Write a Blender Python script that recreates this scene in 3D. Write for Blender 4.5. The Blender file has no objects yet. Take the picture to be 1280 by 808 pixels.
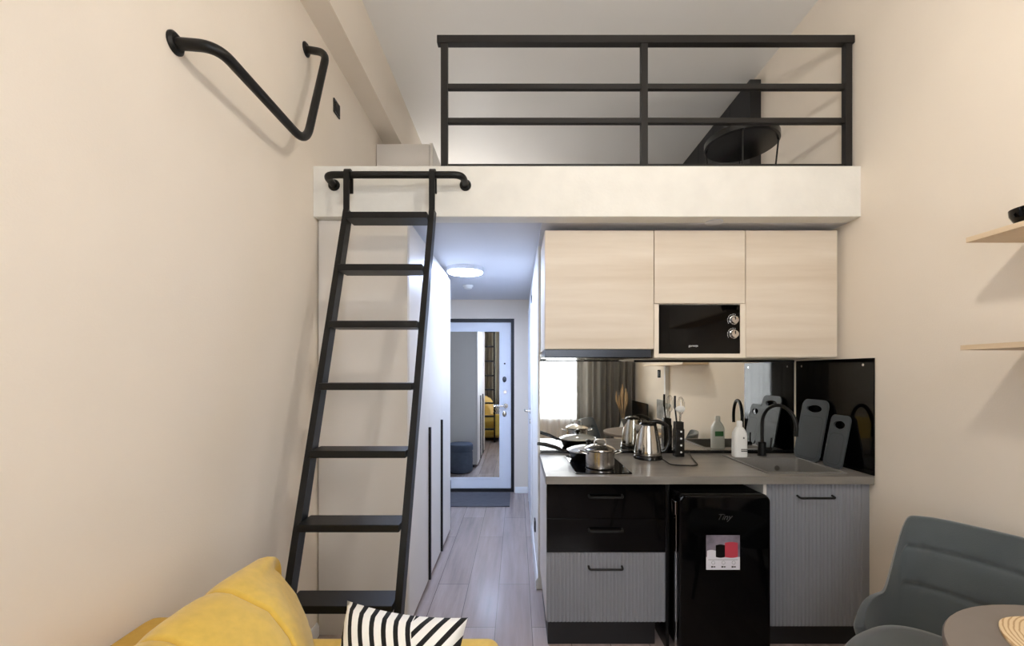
import bpy, bmesh, math, random
from mathutils import Vector, Matrix
random.seed(7)
C = bpy.context.scene.collection
F, VX, VY, EYE = 537.0, 646.0, 466.0, 1.40       # focal length in px of a 1280 wide frame, vanishing point, eye height

# ------------------------------------------------------------------ room dimensions (x right, y into the room, z up)
XL, XR = -1.065, 1.80
YW, YE, YK = -0.98, 5.0, 2.777
ZC, ZL, ZB, ZH = 3.625, 2.481, 2.215, 2.25
YB = 2.245
XH = 0.137

# ------------------------------------------------------------------ materials
def lin(c):
    def f(v):
        v /= 255.0
        return v / 12.92 if v <= 0.04045 else ((v + 0.055) / 1.055) ** 2.4
    return (f(c[0]), f(c[1]), f(c[2]), 1.0)

def mat(name, col, rough=0.5, metal=0.0, var=0.0, scale=(6, 6, 6), col2=None, bump=0.0, bscale=200, spec=0.5, coat=0.0, emit=None, trans=0.0, sheen=0.0, detail=4.0):
    m = bpy.data.materials.new(name); m.use_nodes = True
    nt = m.node_tree; b = nt.nodes['Principled BSDF']
    b.inputs['Base Color'].default_value = lin(col)
    b.inputs['Roughness'].default_value = rough
    b.inputs['Metallic'].default_value = metal
    b.inputs['Specular IOR Level'].default_value = spec
    b.inputs['Coat Weight'].default_value = coat
    b.inputs['Transmission Weight'].default_value = trans
    b.inputs['Sheen Weight'].default_value = sheen
    if emit:
        b.inputs['Emission Color'].default_value = lin(emit[0]); b.inputs['Emission Strength'].default_value = emit[1]
    tc = nt.nodes.new('ShaderNodeTexCoord')
    if col2 or var:
        mp = nt.nodes.new('ShaderNodeMapping'); mp.inputs['Scale'].default_value = scale
        nz = nt.nodes.new('ShaderNodeTexNoise'); nz.inputs['Scale'].default_value = 1.0; nz.inputs['Detail'].default_value = detail
        rp = nt.nodes.new('ShaderNodeValToRGB')
        c2 = col2 if col2 else tuple(max(0, v * (1 - var)) for v in col)
        rp.color_ramp.elements[0].position = 0.3; rp.color_ramp.elements[0].color = lin(c2)
        rp.color_ramp.elements[1].position = 0.7; rp.color_ramp.elements[1].color = lin(col)
        nt.links.new(tc.outputs['Object'], mp.inputs['Vector']); nt.links.new(mp.outputs['Vector'], nz.inputs['Vector'])
        nt.links.new(nz.outputs['Fac'], rp.inputs['Fac']); nt.links.new(rp.outputs['Color'], b.inputs['Base Color'])
    if bump:
        n2 = nt.nodes.new('ShaderNodeTexNoise'); n2.inputs['Scale'].default_value = bscale; n2.inputs['Detail'].default_value = 3
        bp = nt.nodes.new('ShaderNodeBump'); bp.inputs['Strength'].default_value = bump; bp.inputs['Distance'].default_value = 0.004
        nt.links.new(tc.outputs['Object'], n2.inputs['Vector']); nt.links.new(n2.outputs['Fac'], bp.inputs['Height'])
        nt.links.new(bp.outputs['Normal'], b.inputs['Normal'])
    return m

M = {}
M['wall'] = mat('cream_wallpaper', (238, 227, 212), 0.85, var=0.03, scale=(1.2, 1.2, 1.2), bump=0.12, bscale=160)
M['ceiling'] = mat('ceiling_paint', (240, 238, 234), 0.5, var=0.015, scale=(1, 1, 1))
M['white_paint'] = mat('white_paint', (236, 234, 228), 0.6, var=0.02, scale=(3, 3, 3), bump=0.05, bscale=90)
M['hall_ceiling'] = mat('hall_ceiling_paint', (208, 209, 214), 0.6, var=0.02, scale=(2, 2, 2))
M['beam'] = mat('loft_edge_paint', (228, 226, 219), 0.7, var=0.03, scale=(9, 9, 9), bump=0.15, bscale=60)
M['trim_white'] = mat('trim_white', (238, 238, 238), 0.4)
M['door_white'] = mat('door_white', (232, 236, 244), 0.35)
M['black_metal'] = mat('black_powder_coat', (13, 13, 13), 0.45, spec=0.35, bump=0.05, bscale=400)
M['rail_metal'] = mat('railing_dark_steel', (30, 28, 27), 0.5, spec=0.35, bump=0.04, bscale=300)
M['panel_beige'] = mat('wardrobe_board', (224, 218, 210), 0.45, var=0.02, scale=(2, 2, 2))
M['oak'] = mat('light_oak', (224, 213, 197), 0.5, col2=(206, 191, 171), scale=(1.1, 1.1, 15), detail=6)
M['oak_edge'] = mat('light_oak_edge', (230, 219, 202), 0.5)
M['shelf'] = mat('oak_shelf', (226, 205, 176), 0.5, col2=(208, 184, 152), scale=(10, 1.2, 10))
M['gloss_black'] = mat('gloss_black', (4, 4, 5), 0.04, spec=0.22)
M['appliance_black'] = mat('appliance_black', (5, 5, 6), 0.06, spec=0.22)
M['handle_black'] = mat('handle_black', (12, 12, 13), 0.55, spec=0.3)
M['soft_black'] = mat('satin_black', (13, 13, 14), 0.25)
M['dark_board'] = mat('dark_board', (24, 24, 27), 0.5)
M['hood'] = mat('hood_steel', (54, 58, 66), 0.3, metal=0.3)
M['grey_front'] = mat('ribbed_grey', (134, 136, 142), 0.45)
M['worktop'] = mat('concrete_worktop', (140, 135, 128), 0.3, col2=(115, 110, 104), scale=(3, 14, 14), bump=0.04, bscale=80)
M['sink'] = mat('stone_sink', (126, 123, 119), 0.4, var=0.05, scale=(150, 150, 150))
M['steel'] = mat('steel', (205, 202, 196), 0.16, metal=1.0)
M['brushed'] = mat('brushed_steel', (190, 186, 180), 0.24, metal=1.0, var=0.1, scale=(3, 3, 120))
M['chrome'] = mat('chrome', (225, 225, 228), 0.08, metal=1.0)
M['mirror'] = mat('mirror_glass', (236, 236, 230), 0.012, metal=1.0)
M['glass_lid'] = mat('lid_glass', (232, 236, 236), 0.08, trans=0.35)
M['board'] = mat('slate_plastic', (70, 75, 79), 0.5, var=0.15, scale=(400, 400, 400))
M['board_hole'] = mat('board_groove', (52, 56, 60), 0.5)
M['white_plastic'] = mat('white_plastic', (236, 236, 232), 0.35)
M['label_green'] = mat('label_green', (70, 130, 80), 0.5)
M['ink'] = mat('printed_ink', (60, 60, 62), 0.6)
M['yellow'] = mat('mustard_fabric', (226, 188, 82), 0.9, var=0.06, scale=(40, 40, 40), bump=0.3, bscale=500, sheen=0.3)
M['yellow_dark'] = mat('mustard_frame_fabric', (205, 164, 74), 0.9, var=0.06, scale=(40, 40, 40), bump=0.3, bscale=500)
M['velvet'] = mat('slate_velvet', (76, 83, 85), 0.8, col2=(66, 73, 76), scale=(5, 5, 5), bump=0.15, bscale=300, sheen=0.5)
M['table'] = mat('taupe_table', (134, 124, 116), 0.5, var=0.05, scale=(8, 8, 8))
M['mat'] = mat('door_mat_pile', (92, 92, 98), 0.95, col2=(74, 74, 80), scale=(12, 60, 12), bump=0.6, bscale=300)
M['pouf'] = mat('pouf_velvet', (84, 92, 106), 0.9, var=0.1, scale=(20, 20, 20))
M['curtain'] = mat('grey_curtain', (150, 146, 140), 0.9, var=0.06, scale=(40, 40, 3))
M['red'] = mat('print_red', (190, 62, 78), 0.5)
M['print_grey'] = mat('print_grey', (98, 92, 104), 0.5, col2=(140, 132, 146), scale=(20, 20, 20))
M['print_white'] = mat('print_white', (226, 224, 232), 0.5)
M['grey_logo'] = mat('logo_grey', (74, 74, 74), 0.35, metal=0.3)
M['white_logo'] = mat('logo_white', (225, 225, 225), 0.4)
M['lamp'] = mat('lamp_diffuser', (255, 255, 255), 0.5, emit=((190, 212, 255), 200.0))
M['lamp_rim'] = mat('lamp_rim', (214, 216, 222), 0.4)
M['pampas'] = mat('pampas_straw', (188, 160, 124), 0.9)
M['screen'] = mat('tv_screen', (8, 8, 10), 0.12)
M['picture'] = mat('grey_canvas', (168, 166, 162), 0.8, col2=(120, 120, 118), scale=(14, 14, 14))

def floor_mat():
    m = bpy.data.materials.new('laminate_floor'); m.use_nodes = True
    nt = m.node_tree; b = nt.nodes['Principled BSDF']
    tc = nt.nodes.new('ShaderNodeTexCoord'); mp = nt.nodes.new('ShaderNodeMapping')
    mp.inputs['Rotation'].default_value = (0, 0, math.radians(90)); mp.inputs['Location'].default_value = (0.3, 0.085, 0)
    br = nt.nodes.new('ShaderNodeTexBrick')
    br.inputs['Scale'].default_value = 1; br.inputs['Brick Width'].default_value = 1.3; br.inputs['Row Height'].default_value = 0.2
    br.inputs['Mortar Size'].default_value = 0.0018; br.inputs['Mortar Smooth'].default_value = 0.2; br.offset = 0.37; br.squash = 1
    br.inputs['Color1'].default_value = lin((176, 162, 156)); br.inputs['Color2'].default_value = lin((156, 142, 137)); br.inputs['Mortar'].default_value = lin((92, 82, 78))
    mp2 = nt.nodes.new('ShaderNodeMapping'); mp2.inputs['Scale'].default_value = (22, 1.6, 1)
    nz = nt.nodes.new('ShaderNodeTexNoise'); nz.inputs['Scale'].default_value = 1; nz.inputs['Detail'].default_value = 8; nz.inputs['Roughness'].default_value = 0.65
    rp = nt.nodes.new('ShaderNodeValToRGB'); rp.color_ramp.elements[0].position = 0.3; rp.color_ramp.elements[0].color = (0.72, 0.7, 0.69, 1)
    rp.color_ramp.elements[1].position = 0.7; rp.color_ramp.elements[1].color = (1.08, 1.06, 1.05, 1)
    mx = nt.nodes.new('ShaderNodeMixRGB'); mx.blend_type = 'MULTIPLY'; mx.inputs['Fac'].default_value = 1
    nt.links.new(tc.outputs['Object'], mp.inputs['Vector']); nt.links.new(mp.outputs['Vector'], br.inputs['Vector'])
    nt.links.new(tc.outputs['Object'], mp2.inputs['Vector']); nt.links.new(mp2.outputs['Vector'], nz.inputs['Vector'])
    nt.links.new(nz.outputs['Fac'], rp.inputs['Fac']); nt.links.new(br.outputs['Color'], mx.inputs['Color1']); nt.links.new(rp.outputs['Color'], mx.inputs['Color2'])
    nt.links.new(mx.outputs['Color'], b.inputs['Base Color']); b.inputs['Roughness'].default_value = 0.22
    return m
M['floor'] = floor_mat()

def math_node(nt, op, a, b=None, clamp=False):
    n = nt.nodes.new('ShaderNodeMath'); n.operation = op; n.use_clamp = clamp
    for i, v in enumerate((a, b)):
        if v is None: continue
        if isinstance(v, (int, float)): n.inputs[i].default_value = v
        else: nt.links.new(v, n.inputs[i])
    return n.outputs[0]

def stripe_mat():
    m = bpy.data.materials.new('striped_cotton'); m.use_nodes = True
    nt = m.node_tree; b = nt.nodes['Principled BSDF']; b.inputs['Roughness'].default_value = 0.9
    tc = nt.nodes.new('ShaderNodeTexCoord'); s = nt.nodes.new('ShaderNodeSeparateXYZ'); nt.links.new(tc.outputs['Object'], s.inputs[0])
    x, z = s.outputs[0], s.outputs[2]
    xs = math_node(nt, 'ADD', x, math_node(nt, 'MULTIPLY', z, 0.5))          # slightly slanted stripes
    a = math_node(nt, 'FRACT', math_node(nt, 'ADD', math_node(nt, 'DIVIDE', xs, 0.0345), 20.35))
    da = math_node(nt, 'SUBTRACT', math_node(nt, 'MULTIPLY', z, 0.62), math_node(nt, 'MULTIPLY', x, 0.80))
    c = math_node(nt, 'FRACT', math_node(nt, 'ADD', math_node(nt, 'DIVIDE', da, 0.034), 20.25))
    sel = math_node(nt, 'GREATER_THAN', xs, 0.108)
    v = math_node(nt, 'ADD', math_node(nt, 'MULTIPLY', a, math_node(nt, 'SUBTRACT', 1.0, sel)), math_node(nt, 'MULTIPLY', c, sel))
    k = math_node(nt, 'LESS_THAN', v, 0.40)
    mx = nt.nodes.new('ShaderNodeMixRGB'); nt.links.new(k, mx.inputs['Fac'])
    mx.inputs['Color1'].default_value = lin((240, 238, 232)); mx.inputs['Color2'].default_value = lin((14, 14, 15))
    nt.links.new(mx.outputs[0], b.inputs['Base Color'])
    return m
M['stripe'] = stripe_mat()

def ring_mat():
    m = bpy.data.materials.new('wood_rings'); m.use_nodes = True
    nt = m.node_tree; b = nt.nodes['Principled BSDF']; b.inputs['Roughness'].default_value = 0.6
    tc = nt.nodes.new('ShaderNodeTexCoord'); w = nt.nodes.new('ShaderNodeTexWave')
    w.wave_type = 'RINGS'; w.rings_direction = 'Z'; w.inputs['Scale'].default_value = 34.0; w.inputs['Distortion'].default_value = 1.6
    w.inputs['Detail'].default_value = 2; w.inputs['Detail Scale'].default_value = 1.2
    rp = nt.nodes.new('ShaderNodeValToRGB'); rp.color_ramp.elements[0].color = lin((196, 158, 112)); rp.color_ramp.elements[1].color = lin((234, 208, 166))
    rp.color_ramp.elements[0].position = 0.05; rp.color_ramp.elements[1].position = 0.45
    nt.links.new(tc.outputs['Object'], w.inputs['Vector']); nt.links.new(w.outputs['Fac'], rp.inputs['Fac']); nt.links.new(rp.outputs['Color'], b.inputs['Base Color'])
    return m
M['rings'] = ring_mat()

def sheer_mat():
    m = bpy.data.materials.new('sheer_voile'); m.use_nodes = True
    nt = m.node_tree; nt.nodes.remove(nt.nodes['Principled BSDF']); out = nt.nodes['Material Output']
    t = nt.nodes.new('ShaderNodeBsdfTranslucent'); t.inputs[0].default_value = (0.93, 0.94, 0.96, 1)
    d = nt.nodes.new('ShaderNodeBsdfDiffuse'); d.inputs[0].default_value = (0.9, 0.9, 0.92, 1)
    p = nt.nodes.new('ShaderNodeBsdfTransparent'); p.inputs[0].default_value = (1, 1, 1, 1)
    a = nt.nodes.new('ShaderNodeMixShader'); a.inputs[0].default_value = 0.3; nt.links.new(t.outputs[0], a.inputs[1]); nt.links.new(d.outputs[0], a.inputs[2])
    c = nt.nodes.new('ShaderNodeMixShader'); c.inputs[0].default_value = 0.25; nt.links.new(a.outputs[0], c.inputs[1]); nt.links.new(p.outputs[0], c.inputs[2])
    nt.links.new(c.outputs[0], out.inputs['Surface'])
    return m
M['sheer'] = sheer_mat()
def glass_mat():
    m = bpy.data.materials.new('window_glass'); m.use_nodes = True
    nt = m.node_tree; nt.nodes.remove(nt.nodes['Principled BSDF']); out = nt.nodes['Material Output']
    p = nt.nodes.new('ShaderNodeBsdfTransparent'); g = nt.nodes.new('ShaderNodeBsdfGlossy'); g.inputs['Roughness'].default_value = 0.02
    a = nt.nodes.new('ShaderNodeMixShader'); a.inputs[0].default_value = 0.06
    nt.links.new(p.outputs[0], a.inputs[1]); nt.links.new(g.outputs[0], a.inputs[2]); nt.links.new(a.outputs[0], out.inputs['Surface'])
    return m
M['window_glass'] = glass_mat()

# ------------------------------------------------------------------ mesh helpers
def new(): return bmesh.new()
def box(bm, x0, x1, y0, y1, z0, z1, r=0.0, seg=2):
    t = bmesh.new(); bmesh.ops.create_cube(t, size=1.0)
    for v in t.verts: v.co = Vector(((x0 + x1) / 2 + v.co.x * (x1 - x0), (y0 + y1) / 2 + v.co.y * (y1 - y0), (z0 + z1) / 2 + v.co.z * (z1 - z0)))
    if r > 0: bmesh.ops.bevel(t, geom=list(t.edges), offset=r, segments=seg, profile=0.5, affect='EDGES', clamp_overlap=True)
    merge(bm, t); return bm
def merge(bm, t, mtx=None):
    if mtx is not None: bmesh.ops.transform(t, matrix=mtx, verts=t.verts)
    mp = {v: bm.verts.new(v.co) for v in t.verts}
    for f in t.faces:
        try: bm.faces.new([mp[v] for v in f.verts])
        except ValueError: pass
    t.free()
def frame_of(d, up=None):
    d = d.normalized(); u = up or (Vector((0, 0, 1)) if abs(d.z) < 0.9 else Vector((1, 0, 0)))
    a = d.cross(u).normalized(); return a, a.cross(d).normalized()
def tube(bm, pts, r, n=12, cap=True, radii=None):
    pts = [Vector(p) for p in pts]; rings = []; a = None
    for i, p in enumerate(pts):
        d = (pts[min(i + 1, len(pts) - 1)] - pts[max(i - 1, 0)]).normalized()
        if a is None: a, b = frame_of(d)
        else:
            a = (a - d * a.dot(d)).normalized(); b = a.cross(d).normalized()
        rr = radii[i] if radii else r
        rings.append([bm.verts.new(p + a * rr * math.cos(2 * math.pi * k / n) + b * rr * math.sin(2 * math.pi * k / n)) for k in range(n)])
    for q, w in zip(rings, rings[1:]):
        for k in range(n): bm.faces.new((q[k], q[(k + 1) % n], w[(k + 1) % n], w[k]))
    if cap: bm.faces.new(rings[0][::-1]); bm.faces.new(rings[-1])
    return bm
def fillet(pts, r, seg=6):
    pts = [Vector(p) for p in pts]; out = [pts[0]]
    for i in range(1, len(pts) - 1):
        p, q, s = pts[i - 1], pts[i], pts[i + 1]
        rr = min(r, (p - q).length * 0.48, (s - q).length * 0.48)
        a = q + (p - q).normalized() * rr; b = q + (s - q).normalized() * rr
        for k in range(seg + 1):
            t = k / seg; out.append(a * (1 - t) ** 2 + q * 2 * t * (1 - t) + b * t * t)
    out.append(pts[-1]); return out
def lathe(bm, prof, c=(0, 0, 0), n=32, sx=1.0, sy=1.0):
    rings = []
    for r, z in prof:
        if r < 1e-6: rings.append([bm.verts.new((c[0], c[1], c[2] + z))])
        else: rings.append([bm.verts.new((c[0] + sx * r * math.cos(2 * math.pi * k / n), c[1] + sy * r * math.sin(2 * math.pi * k / n), c[2] + z)) for k in range(n)])
    for q, w in zip(rings, rings[1:]):
        for k in range(n):
            k2 = (k + 1) % n
            vs = [q[k % len(q)], q[k2 % len(q)], w[k2 % len(w)], w[k % len(w)]]
            u = []
            for v in vs:
                if v not in u: u.append(v)
            if len(u) > 2: bm.faces.new(u)
    if len(rings[0]) > 1: bm.faces.new(rings[0][::-1])
    if len(rings[-1]) > 1: bm.faces.new(rings[-1])
    return bm
def disc(bm, c, axis, r, h, n=24):
    c = Vector(c); return tube(bm, [c, c + Vector(axis).normalized() * h], r, n)
def prism(bm, poly, d):
    """poly: closed list of 3-D points, extruded by vector d"""
    d = Vector(d); a = [bm.verts.new(Vector(p)) for p in poly]; b = [bm.verts.new(Vector(p) + d) for p in poly]; n = len(poly)
    bm.faces.new(a[::-1]); bm.faces.new(b)
    for k in range(n): bm.faces.new((a[k], a[(k + 1) % n], b[(k + 1) % n], b[k]))
    return bm
def grid(bm, fn, nu, nv, closed_u=False):
    vs = [[bm.verts.new(fn(i / (nu if closed_u else nu - 1), j / (nv - 1))) for i in range(nu)] for j in range(nv)]
    for j in range(nv - 1):
        for i in range(nu if closed_u else nu - 1):
            i2 = (i + 1) % nu
            bm.faces.new((vs[j][i], vs[j][i2], vs[j + 1][i2], vs[j + 1][i]))
    return vs
def rrect(x0, x1, z0, z1, r, seg=6):
    pts = []
    for cx, cz, a0 in ((x1 - r, z1 - r, 0), (x0 + r, z1 - r, 90), (x0 + r, z0 + r, 180), (x1 - r, z0 + r, 270)):
        for k in range(seg + 1):
            a = math.radians(a0 + 90 * k / seg); pts.append((cx + r * math.cos(a), cz + r * math.sin(a)))
    return pts

def world_loc(o):
    v = Vector((0, 0, 0))
    while o: v += Vector(o.location); o = o.parent
    return v
def obj(name, bm, m, parent=None, smooth=40, origin=None, weighted=True):
    """bm: a bmesh in room coordinates, or a list of (bmesh, material) to be one mesh with several materials"""
    parts = bm if isinstance(bm, list) else [(bm, m)]
    me = bpy.data.meshes.new(name); full = bmesh.new(); mats = []
    for b, mm in parts:
        if mm not in mats: mats.append(mm)
        bmesh.ops.recalc_face_normals(b, faces=b.faces)
        mp = {v: full.verts.new(v.co) for v in b.verts}
        for f in b.faces:
            try:
                g = full.faces.new([mp[v] for v in f.verts]); g.material_index = mats.index(mm); g.smooth = True
            except ValueError: pass
        b.free()
    full.to_mesh(me); full.free()
    for mm in mats: me.materials.append(mm)
    me.set_sharp_from_angle(angle=math.radians(smooth))
    o = bpy.data.objects.new(name, me); C.objects.link(o)
    if weighted: wn = o.modifiers.new('normals', 'WEIGHTED_NORMAL'); wn.keep_sharp = True; wn.weight = 100
    if parent:
        o.parent = parent; me.transform(Matrix.Translation(-world_loc(parent)))
    elif origin != 'world':
        xs = [v.co for v in me.vertices]
        c = Vector(origin) if origin else Vector(((min(v.x for v in xs) + max(v.x for v in xs)) / 2, (min(v.y for v in xs) + max(v.y for v in xs)) / 2, min(v.z for v in xs)))
        me.transform(Matrix.Translation(-c)); o.location = c
    return o
def tag(o, label, cat, group=None, kind=None):
    o['label'] = label; o['category'] = cat
    if group: o['group'] = group
    if kind: o['kind'] = kind
    return o
def thing(name, label, cat, loc=(0, 0, 0), group=None, kind=None):
    o = bpy.data.objects.new(name, None); C.objects.link(o); o.location = loc; o.empty_display_size = 0.1
    return tag(o, label, cat, group, kind)
def struct(name, bm, m, label, cat): return tag(obj(name, bm, m), label, cat, kind='structure')
def text(name, body, size, m, parent, loc, rot, shear=0.0, depth=0.0006):
    cu = bpy.data.curves.new(name, 'FONT'); cu.body = body; cu.size = size; cu.align_x = 'CENTER'; cu.align_y = 'CENTER'; cu.shear = shear; cu.extrude = depth
    t = bpy.data.objects.new(name + '_tmp', cu); C.objects.link(t)
    me = bpy.data.meshes.new_from_object(t.evaluated_get(bpy.context.evaluated_depsgraph_get()))
    bpy.data.objects.remove(t); bpy.data.curves.remove(cu)
    me.name = name; me.materials.clear(); me.materials.append(m)
    me.transform(Matrix.Translation(Vector(loc) - world_loc(parent)) @ rot)
    o = bpy.data.objects.new(name, me); C.objects.link(o); o.parent = parent
    return o
FRONT = Matrix.Rotation(math.radians(90), 4, 'X')       # lettering that faces the camera side (-y)

# ================================================================== the room
struct('floor', box(new(), XL - .1, XR + .1, YW - .1, YE + .2, -0.1, 0), M['floor'], 'grey brown laminate plank floor of the flat', 'floor')
struct('ceiling', box(new(), XL - .1, XR + .1, YW - .1, YE + .2, ZC, ZC + .1), M['ceiling'], 'plain pale ceiling above the loft', 'ceiling')
struct('wall_left', box(new(), XL - .1, XL, YW - .1, YE + .2, 0, ZC), M['wall'], 'tall cream wall behind the yellow sofa and ladder', 'wall')
struct('wall_right', box(new(), XR, XR + .1, YW - .1, YE + .2, 0, ZC), M['wall'], 'tall cream wall carrying the oak shelves', 'wall')
struct('ceiling_beam', box(new(), XL, -0.923, YW, YE, 3.23, ZC), M['wall'], 'boxed cream beam along the top of the sofa wall', 'beam')
WX0, WX1, WZ0, WZ1 = -0.55, 1.15, 0.72, 2.75
w = new(); box(w, XL, WX0, YW - .1, YW, 0, ZC); box(w, WX1, XR, YW - .1, YW, 0, ZC); box(w, WX0, WX1, YW - .1, YW, 0, WZ0); box(w, WX0, WX1, YW - .1, YW, WZ1, ZC)
struct('wall_back', w, M['wall'], 'wall with the curtained window, seen in the mirror', 'wall')
# end wall with the opening of the entrance door
DX0, DX1, DZ = -0.975, -0.03, 2.03
w = new(); box(w, DX1, XR, YE, YE + .1, 0, ZC); box(w, XL, DX0, YE, YE + .1, 0, ZC); box(w, DX0, DX1, YE, YE + .1, DZ, ZC); box(w, DX0, DX1, YE + .1, YE + .2, 0, ZC)
struct('wall_front', w, M['wall'], 'far wall around the white entrance door', 'wall')
struct('wall_kitchen', box(new(), XH + .1, XR, YK, YK + .1, 0, ZB), M['wall'], 'wall behind the kitchen mirror splashback', 'wall')
struct('wall_hall', box(new(), XH, XH + .1, YK, YE, 0, ZB), M['white_paint'], 'white hallway wall beside the kitchen', 'wall')
w = new(); box(w, XL, XH, YB + .095, YE, ZH, ZL); box(w, XH, XR, YB + .095, YE, ZB, ZL)
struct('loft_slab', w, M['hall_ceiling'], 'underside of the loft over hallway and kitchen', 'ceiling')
struct('loft_beam', box(new(), XL, XR, YB, YB + .095, ZB, ZL, .003, 1), M['beam'], 'wide white front edge of the loft floor', 'beam')
# baseboards
def baseboard(name, p0, p1, nrm, label):
    p0 = Vector(p0); n = Vector(nrm)
    prof = [(0, 0), (.014, 0), (.014, .05), (.004, .07), (0, .07)]
    poly = [p0 + n * a + Vector((0, 0, h)) for a, h in prof]
    struct(name, prism(new(), poly, Vector(p1) - p0), M['trim_white'], label, 'baseboard')
baseboard('baseboard_left', (XL, YW, 0), (XL, 2.285, 0), (1, 0, 0), 'white baseboard along the sofa wall')
baseboard('baseboard_right', (XR, YW, 0), (XR, 2.16, 0), (-1, 0, 0), 'white baseboard along the shelf wall')
baseboard('baseboard_hall', (XH, YK, 0), (XH, 3.76, 0), (-1, 0, 0), 'white baseboard beside the kitchen units in the hallway')
baseboard('baseboard_front', (DX1 + .01, YE, 0), (XH, YE, 0), (0, -1, 0), 'short white baseboard right of the entrance door')

# ---- entrance door
d1 = thing('door_1', 'white entrance door with a tall mirror and black frame', 'door', (-.5, YE + .05, 0), kind='structure')
fr = new(); box(fr, DX0, -.94, YE + .03, YE + .098, 0, DZ); box(fr, -.066, DX1, YE + .03, YE + .098, 0, DZ); box(fr, -.94, -.066, YE + .03, YE + .098, 1.992, DZ); box(fr, -.94, -.066, YE + .03, YE + .098, 0, .036)
obj('door_frame', fr, M['dark_board'], d1)
leaf = obj('door_leaf', box(new(), -.938, -.068, YE + .05, YE + .095, .038, 1.990, .004), M['door_white'], d1)
fr = new(); box(fr, -.835, -.815, YE + .044, YE + .051, .150, 1.900, .003); box(fr, -.205, -.185, YE + .044, YE + .051, .150, 1.900, .003); box(fr, -.815, -.205, YE + .044, YE + .051, 1.88, 1.900, .003); box(fr, -.815, -.205, YE + .044, YE + .051, .150, .17, .003)
obj('mirror_frame', fr, M['door_white'], leaf)
obj('mirror', box(new(), -.815, -.205, YE + .047, YE + .050, .17, 1.88), M['mirror'], leaf)
h = new(); disc(h, (-.13, YE + .05, 1.01), (0, -1, 0), .026, .012); tube(h, fillet([(-.13, YE + .045, 1.01), (-.13, YE + .0, 1.01), (-.275, YE - .004, 1.008)], .02), .010)
obj('handle', h, M['steel'], leaf)
h = new(); lathe(h, [(0, 0), (.030, 0), (.030, .008), (.022, .014), (0, .014)], n=24, sx=.8, sy=1.15); bmesh.ops.transform(h, matrix=Matrix.Translation((-.145, YE + .05, 1.32)) @ FRONT, verts=h.verts)
obj('lock', h, M['hood'], leaf)
h = new(); lathe(h, [(0, 0), (.030, 0), (.030, .008), (.022, .014), (0, .014)], n=24, sx=.8, sy=1.15); bmesh.ops.transform(h, matrix=Matrix.Translation((-.145, YE + .05, .915)) @ FRONT, verts=h.verts)
obj('lock', h, M['steel'], leaf)
obj('thumb_turn', disc(new(), (-.138, YE + .05, 1.172), (0, -1, 0), .019, .014), M['steel'], leaf)
obj('peephole', disc(new(), (-.142, YE + .05, 1.505), (0, -1, 0), .010, .008), M['hood'], leaf)
# ---- bathroom door on the hallway wall
d2 = thing('door_2', 'white inner door in the hallway wall, seen edge on', 'door', (XH, 4.2, 0), kind='structure')
fr = new()
box(fr, XH - .014, XH, 3.78, 3.85, 0, 2.08, .003); box(fr, XH - .014, XH, 4.66, 4.73, 0, 2.08, .003); box(fr, XH - .014, XH, 3.78, 4.73, 2.01, 2.08, .003)
obj('casing', fr, M['trim_white'], d2)
leaf = obj('door_leaf', box(new(), XH - .010, XH, 3.853, 4.657, .01, 2.007, .002), M['door_white'], d2)
h = new(); disc(h, (XH - .01, 3.91, 1.05), (-1, 0, 0), .025, .010); tube(h, fillet([(XH - .012, 3.91, 1.05), (XH - .06, 3.91, 1.05), (XH - .062, 4.03, 1.05)], .02), .009)
obj('handle', h, M['steel'], leaf)
obj('lock', disc(new(), (XH - .01, 3.91, .955), (-1, 0, 0), .022, .012), M['steel'], leaf)

# ---- window behind the camera
w1 = thing('window_1', 'tall bright window behind the sheer curtain, seen in the mirror', 'window', ((WX0 + WX1) / 2, YW - .05, WZ0), kind='structure')
fr = new(); t = .05
for a, b in ((WX0, WX0 + t), (WX1 - t, WX1), ((WX0 + WX1) / 2 - t / 2, (WX0 + WX1) / 2 + t / 2)): box(fr, a, b, YW - .08, YW - .03, WZ0, WZ1)
for a, b in ((WZ0, WZ0 + t), (WZ1 - t, WZ1)): box(fr, WX0, WX1, YW - .08, YW - .03, a, b)
obj('window_frame', fr, M['trim_white'], w1)
obj('pane', box(new(), WX0 + t, WX1 - t, YW - .058, YW - .052, WZ0 + t, WZ1 - t), M['window_glass'], w1)
obj('window_sill', box(new(), WX0 - .05, WX1 + .05, YW - .02, YW + .03, WZ0 - .03, WZ0, .004), M['trim_white'], w1)
def curtain(name, x0, x1, z0, z1, y, amp, waves, m, label, cat, group=None):
    b = new(); n = waves * 10 + 1
    def fn(u, v): 
        ph = u * waves * 2 * math.pi
        return Vector((x0 + (x1 - x0) * u + .012 * math.sin(ph * .5 + 1.3), y + amp * (math.sin(ph) + .35 * math.sin(ph * .43 + .7)) * (0.75 + .25 * (1 - v)), z0 + (z1 - z0) * v))
    grid(b, fn, n, 6)
    ext = bmesh.ops.solidify(b, geom=list(b.faces), thickness=.003)
    return tag(obj(name, b, m, smooth=70), label, cat, group)
curtain('curtain', .875, 1.775, .02, 3.2, YW + .13, .045, 9, M['curtain'], 'grey full length curtain in the corner by the shelf wall, mirrored behind the kettle', 'curtain', 'grey window curtains')
curtain('curtain', -1.04, -.20, .02, 3.2, YW + .13, .045, 8, M['curtain'], 'grey full length curtain beside the yellow sofa end of the window', 'curtain', 'grey window curtains')
curtain('sheer_curtain', -.32, .93, .02, 3.2, YW + .055, .012, 14, M['sheer'], 'white sheer curtain glowing in front of the window, seen in the mirror', 'curtain')
b = new(); box(b, -1.05, 1.79, YW + .03, YW + .17, 3.205, 3.225)
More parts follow.
